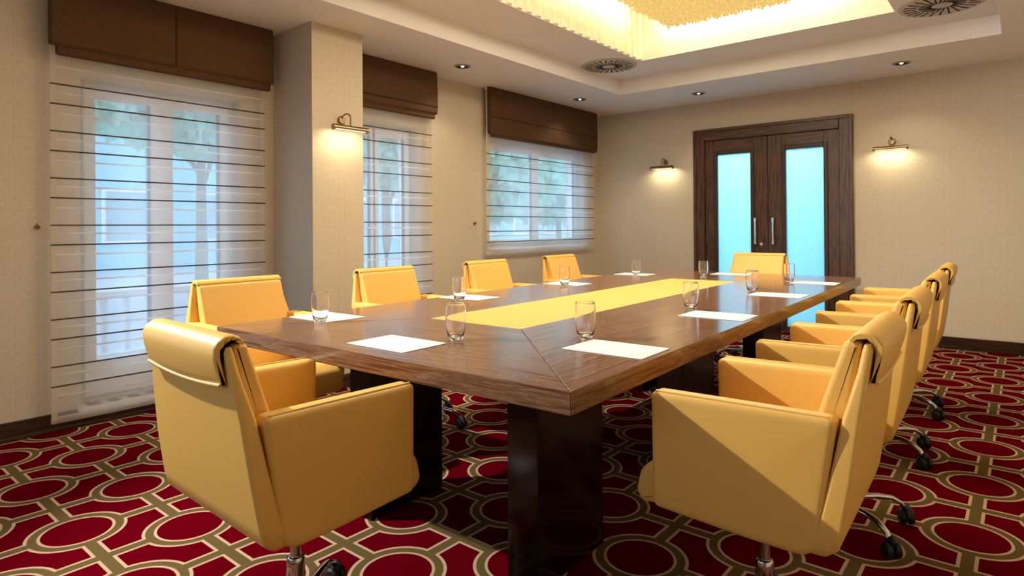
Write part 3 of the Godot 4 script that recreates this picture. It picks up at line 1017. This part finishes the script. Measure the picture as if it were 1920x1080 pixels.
func build_fittings() -> void:
	sconce("brass picture light on the pillar above the window-side chairs", Vector3(-3.628, 1.775, -2.55), PI / 2)
	sconce("brass picture light on the door wall left of the door", Vector3(-3.21, 1.772, BZ), 0.0)
	sconce("brass picture light on the door wall right of the door", Vector3(-0.945, 1.80, BZ), 0.0)
	# recessed downlights
	var ring := MB.new()
	ring.lathe(Vector3.ZERO, [Vector2(0.070, 0.0), Vector2(0.068, -0.006), Vector2(0.056, -0.009), Vector2(0.052, -0.006), Vector2(0.050, 0.0)], 28, true, Basis.IDENTITY, false)
	var rm := ring.mesh(M.steel)
	var bowl := MB.new()
	bowl.lathe(Vector3.ZERO, [Vector2(0.053, -0.006), Vector2(0.040, -0.002), Vector2(0.018, -0.001), Vector2(0.001, -0.001)], 24, true, Basis.IDENTITY, false)
	var bm := bowl.mesh(M.slot)
	var bulb := MB.new()
	bulb.lathe(Vector3.ZERO, [Vector2(0.001, -0.009), Vector2(0.011, -0.008), Vector2(0.014, -0.003), Vector2(0.014, 0.0)], 14)
	var um := bulb.mesh(M.bulb)
	var spots := [[-3.68, -3.81, "recessed ceiling spot above the narrow blind"], [-3.685, -5.626, "recessed ceiling spot above the far blind"], [-2.597, -6.195, "recessed ceiling spot in front of the door, left one"], [-0.80, -6.19, "recessed ceiling spot above the picture light right of the door"]]
	for s in spots:
		var t := thing("downlight", s[2], "ceiling lamp", Vector3(s[0], CY, s[1]), 0.0, "recessed ceiling spots")
		part("trim_ring", rm, t)
		part("reflector", bm, t)
		part("bulb", um, t)
		spot("downlight_lamp", Vector3(0, -0.02, 0), Vector3.DOWN, Color8(255, 238, 205), 0.18, 60.0, 0.02, t)
	# the aimed spot out of view that lights the chairs
	var u := thing("ceiling_spot", "adjustable ceiling spot near the window wall beside the camera", "ceiling lamp", Vector3(-3.75, CY, 0.15))
	part("trim_ring", rm, u)
	part("reflector", bm, u)
	part("bulb", um, u)
	# swirl air diffusers in the tray
	var disc := MB.new()
	disc.lathe(Vector3.ZERO, [Vector2(0.262, 0.0), Vector2(0.258, -0.006), Vector2(0.235, -0.009), Vector2(0.06, -0.009), Vector2(0.055, -0.012), Vector2(0.001, -0.012)], 48, true, Basis.IDENTITY, false)
	var dm := disc.mesh(M.grille)
	var sl := MB.new()
	sl.box(Vector3.ZERO, Vector3(0.078, 0.004, 0.012), 0.001)
	var sm := sl.mesh(M.slot)
	for q in [[-3.02, -5.11, "round swirl air vent in the raised ceiling by the far window corner"], [-0.43, -5.20, "round swirl air vent in the raised ceiling at the upper right"]]:
		var t := thing("air_vent", q[2], "vent", Vector3(q[0], TRAY_Y, q[1]), 0.0, "round swirl vents in the ceiling tray")
		part("face_plate", dm, t)
		for k in 24:
			var a := TAU * k / 24.0
			for r in [0.10, 0.19]:
				part("slot", sm, t, Vector3(cos(a + (0.13 if r > 0.15 else 0.0)) * r, -0.0095, -sin(a + (0.13 if r > 0.15 else 0.0)) * r), Vector3(0, a + 0.22, 0))
	# chandelier: frame with thousands of gold drops
	var c := thing("crystal_chandelier", "rectangular gold crystal chandelier glowing inside the ceiling well", "chandelier", Vector3(-1.76, 0, -3.35))
	part("frame", boxes([[-0.50, 0.50, 2.93, 2.96, -1.42, 1.42]], M.gold, 0.005), c)
	for q in [[-0.4, -1.2], [0.4, -1.2], [-0.4, 1.2], [0.4, 1.2]]:
		var b := MB.new()
		b.tube([Vector3(q[0], 2.95, q[1]), Vector3(q[0], WELL_Y, q[1])], [0.006], 8)
		part("hanger", b.mesh(M.gold), c)
	var dp := MB.new()
	dp.lathe(Vector3.ZERO, [Vector2(0.003, 0.0), Vector2(0.010, -0.10), Vector2(0.013, -0.20), Vector2(0.009, -0.214), Vector2(0.001, -0.218)], 6)
	var mm := MultiMesh.new()
	mm.transform_format = MultiMesh.TRANSFORM_3D
	mm.mesh = dp.mesh(M.crystal)
	var nx := 34
	var nz := 96
	mm.instance_count = nx * nz
	rng.seed = 77
	for i in nx:
		for j in nz:
			var p := Vector3(lerpf(-0.48, 0.48, (i + 0.5) / nx) + rng.randf_range(-0.006, 0.006), 2.93 + rng.randf_range(-0.012, 0.012), lerpf(-1.40, 1.40, (j + 0.5) / nz) + rng.randf_range(-0.006, 0.006))
			mm.set_instance_transform(i * nz + j, Transform3D(Basis(Vector3.UP, rng.randf() * TAU), p))
	var mi := MultiMeshInstance3D.new()
	mi.name = "crystal_drops"
	mi.multimesh = mm
	mi.set_meta("kind", "stuff")
	c.add_child(mi)

# ------------------------------------------------------------------ outside the windows
func build_outside() -> void:
	solo("terrace", boxes([[-30.0, WX - 0.26, -0.4, -0.1, -22.0, 8.0]], M.terrace))
	var t := thing("railing", "white baluster railing seen through the sheer blinds", "railing", Vector3(-5.7, -0.1, -3.5))
	part("top_rail", boxes([[-0.05, 0.05, 0.66, 0.72, -5.0, 5.0]], M.white, 0.01), t)
	part("bottom_rail", boxes([[-0.06, 0.06, 0.0, 0.22, -5.0, 5.0]], M.white, 0.01), t)
	var b := MB.new()
	b.lathe(Vector3.ZERO, [Vector2(0.03, 0.22), Vector2(0.03, 0.26), Vector2(0.018, 0.30), Vector2(0.034, 0.42), Vector2(0.018, 0.56), Vector2(0.03, 0.62), Vector2(0.03, 0.66)], 10)
	var bm := b.mesh(M.white)
	for k in 60:
		part("baluster", bm, t, Vector3(0, 0, -4.92 + k * 0.1668))
	var f := thing("building", "pale building with rows of windows beyond the terrace, behind the blinds", "building", Vector3(-20.0, -0.2, -12.0))
	part("wall", boxes([[-3.0, 0.0, 0.0, 5.4, -28.0, 9.0]], M.facade, 0.02), f)
	part("cornice", boxes([[-3.1, 0.25, 5.4, 5.7, -28.1, 9.1]], M.white, 0.03), f)
	for k in 14:
		var w := part("window", boxes([[-0.02, 0.05, 0.9, 2.5, -0.7, 0.7]], M.white, 0.02), f, Vector3(0, 0, -26.0 + k * 2.6))
		part("pane", boxes([[0.03, 0.06, 1.0, 2.4, -0.6, 0.6]], M.far_glass, 0.005), w)
	rng.seed = 12
	var spots := [[-9.6, -1.9, 1.5, 3.5], [-10.4, -4.6, 1.7, 3.7], [-9.4, -7.6, 1.5, 3.2], [-10.4, -11.4, 2.2, 3.0], [-11.2, -15.8, 2.4, 3.1]]
	var lab := ["leafy tree outside the nearest window, left", "tall leafy tree beyond the railing at the nearest window", "leafy tree outside the narrow window by the pillar", "wide leafy tree outside the left pane of the far corner window", "wide leafy tree outside the right pane of the far corner window"]
	var tuft := MB.new()
	for k in 5:
		var a := TAU * k / 5.0
		var d := Vector3(cos(a), 0.35 * sin(a * 2.0), sin(a))
		var w := d.cross(Vector3.UP).normalized() * 0.07
		tuft.poly([Vector3.ZERO, d * 0.11 + w, d * 0.24, d * 0.11 - w])
	var tm := tuft.mesh(M.leaf)
	for k in spots.size():
		var q: Array = spots[k]
		var tr := thing("tree", lab[k], "tree", Vector3(q[0], -0.1, q[1]), 0.0, "trees beyond the terrace railing")
		var tb := MB.new()
		tb.tube([Vector3(0, 0, 0), Vector3(0.05, q[3] * 0.3, 0.02), Vector3(0, q[3] * 0.6, 0), Vector3(0.1, q[3], 0)], [0.12, 0.09, 0.07, 0.03], 8)
		for n in 5:
			var a := TAU * n / 5.0
			tb.tube([Vector3(0.02, q[3] * (0.5 + 0.06 * n), 0), Vector3(cos(a) * q[2] * 0.6, q[3] * 0.85 + 0.1 * n, sin(a) * q[2] * 0.6)], [0.045, 0.015], 6)
		part("trunk", tb.mesh(M.bark), tr)
		var mm := MultiMesh.new()
		mm.transform_format = MultiMesh.TRANSFORM_3D
		mm.mesh = tm
		mm.instance_count = 6000
		for n in mm.instance_count:
			var d := Vector3(rng.randfn(), rng.randfn(), rng.randfn()).normalized() * pow(rng.randf(), 0.4)
			var at := Vector3(d.x * q[2], q[3] + d.y * q[2] * 0.72, d.z * q[2])
			mm.set_instance_transform(n, Transform3D(Basis.from_euler(Vector3(rng.randf() * TAU, rng.randf() * TAU, rng.randf() * TAU)).scaled(Vector3.ONE * rng.randf_range(0.8, 1.5)), at))
		var mi := MultiMeshInstance3D.new()
		mi.name = "crown"
		mi.multimesh = mm
		mi.set_meta("kind", "stuff")
		tr.add_child(mi)

func _ready() -> void:
	set_stage()
	materials()
	build_room()
	build_windows()
	build_door()
	build_table()
	build_chairs()
	build_tableware()
	build_fittings()
	build_outside()
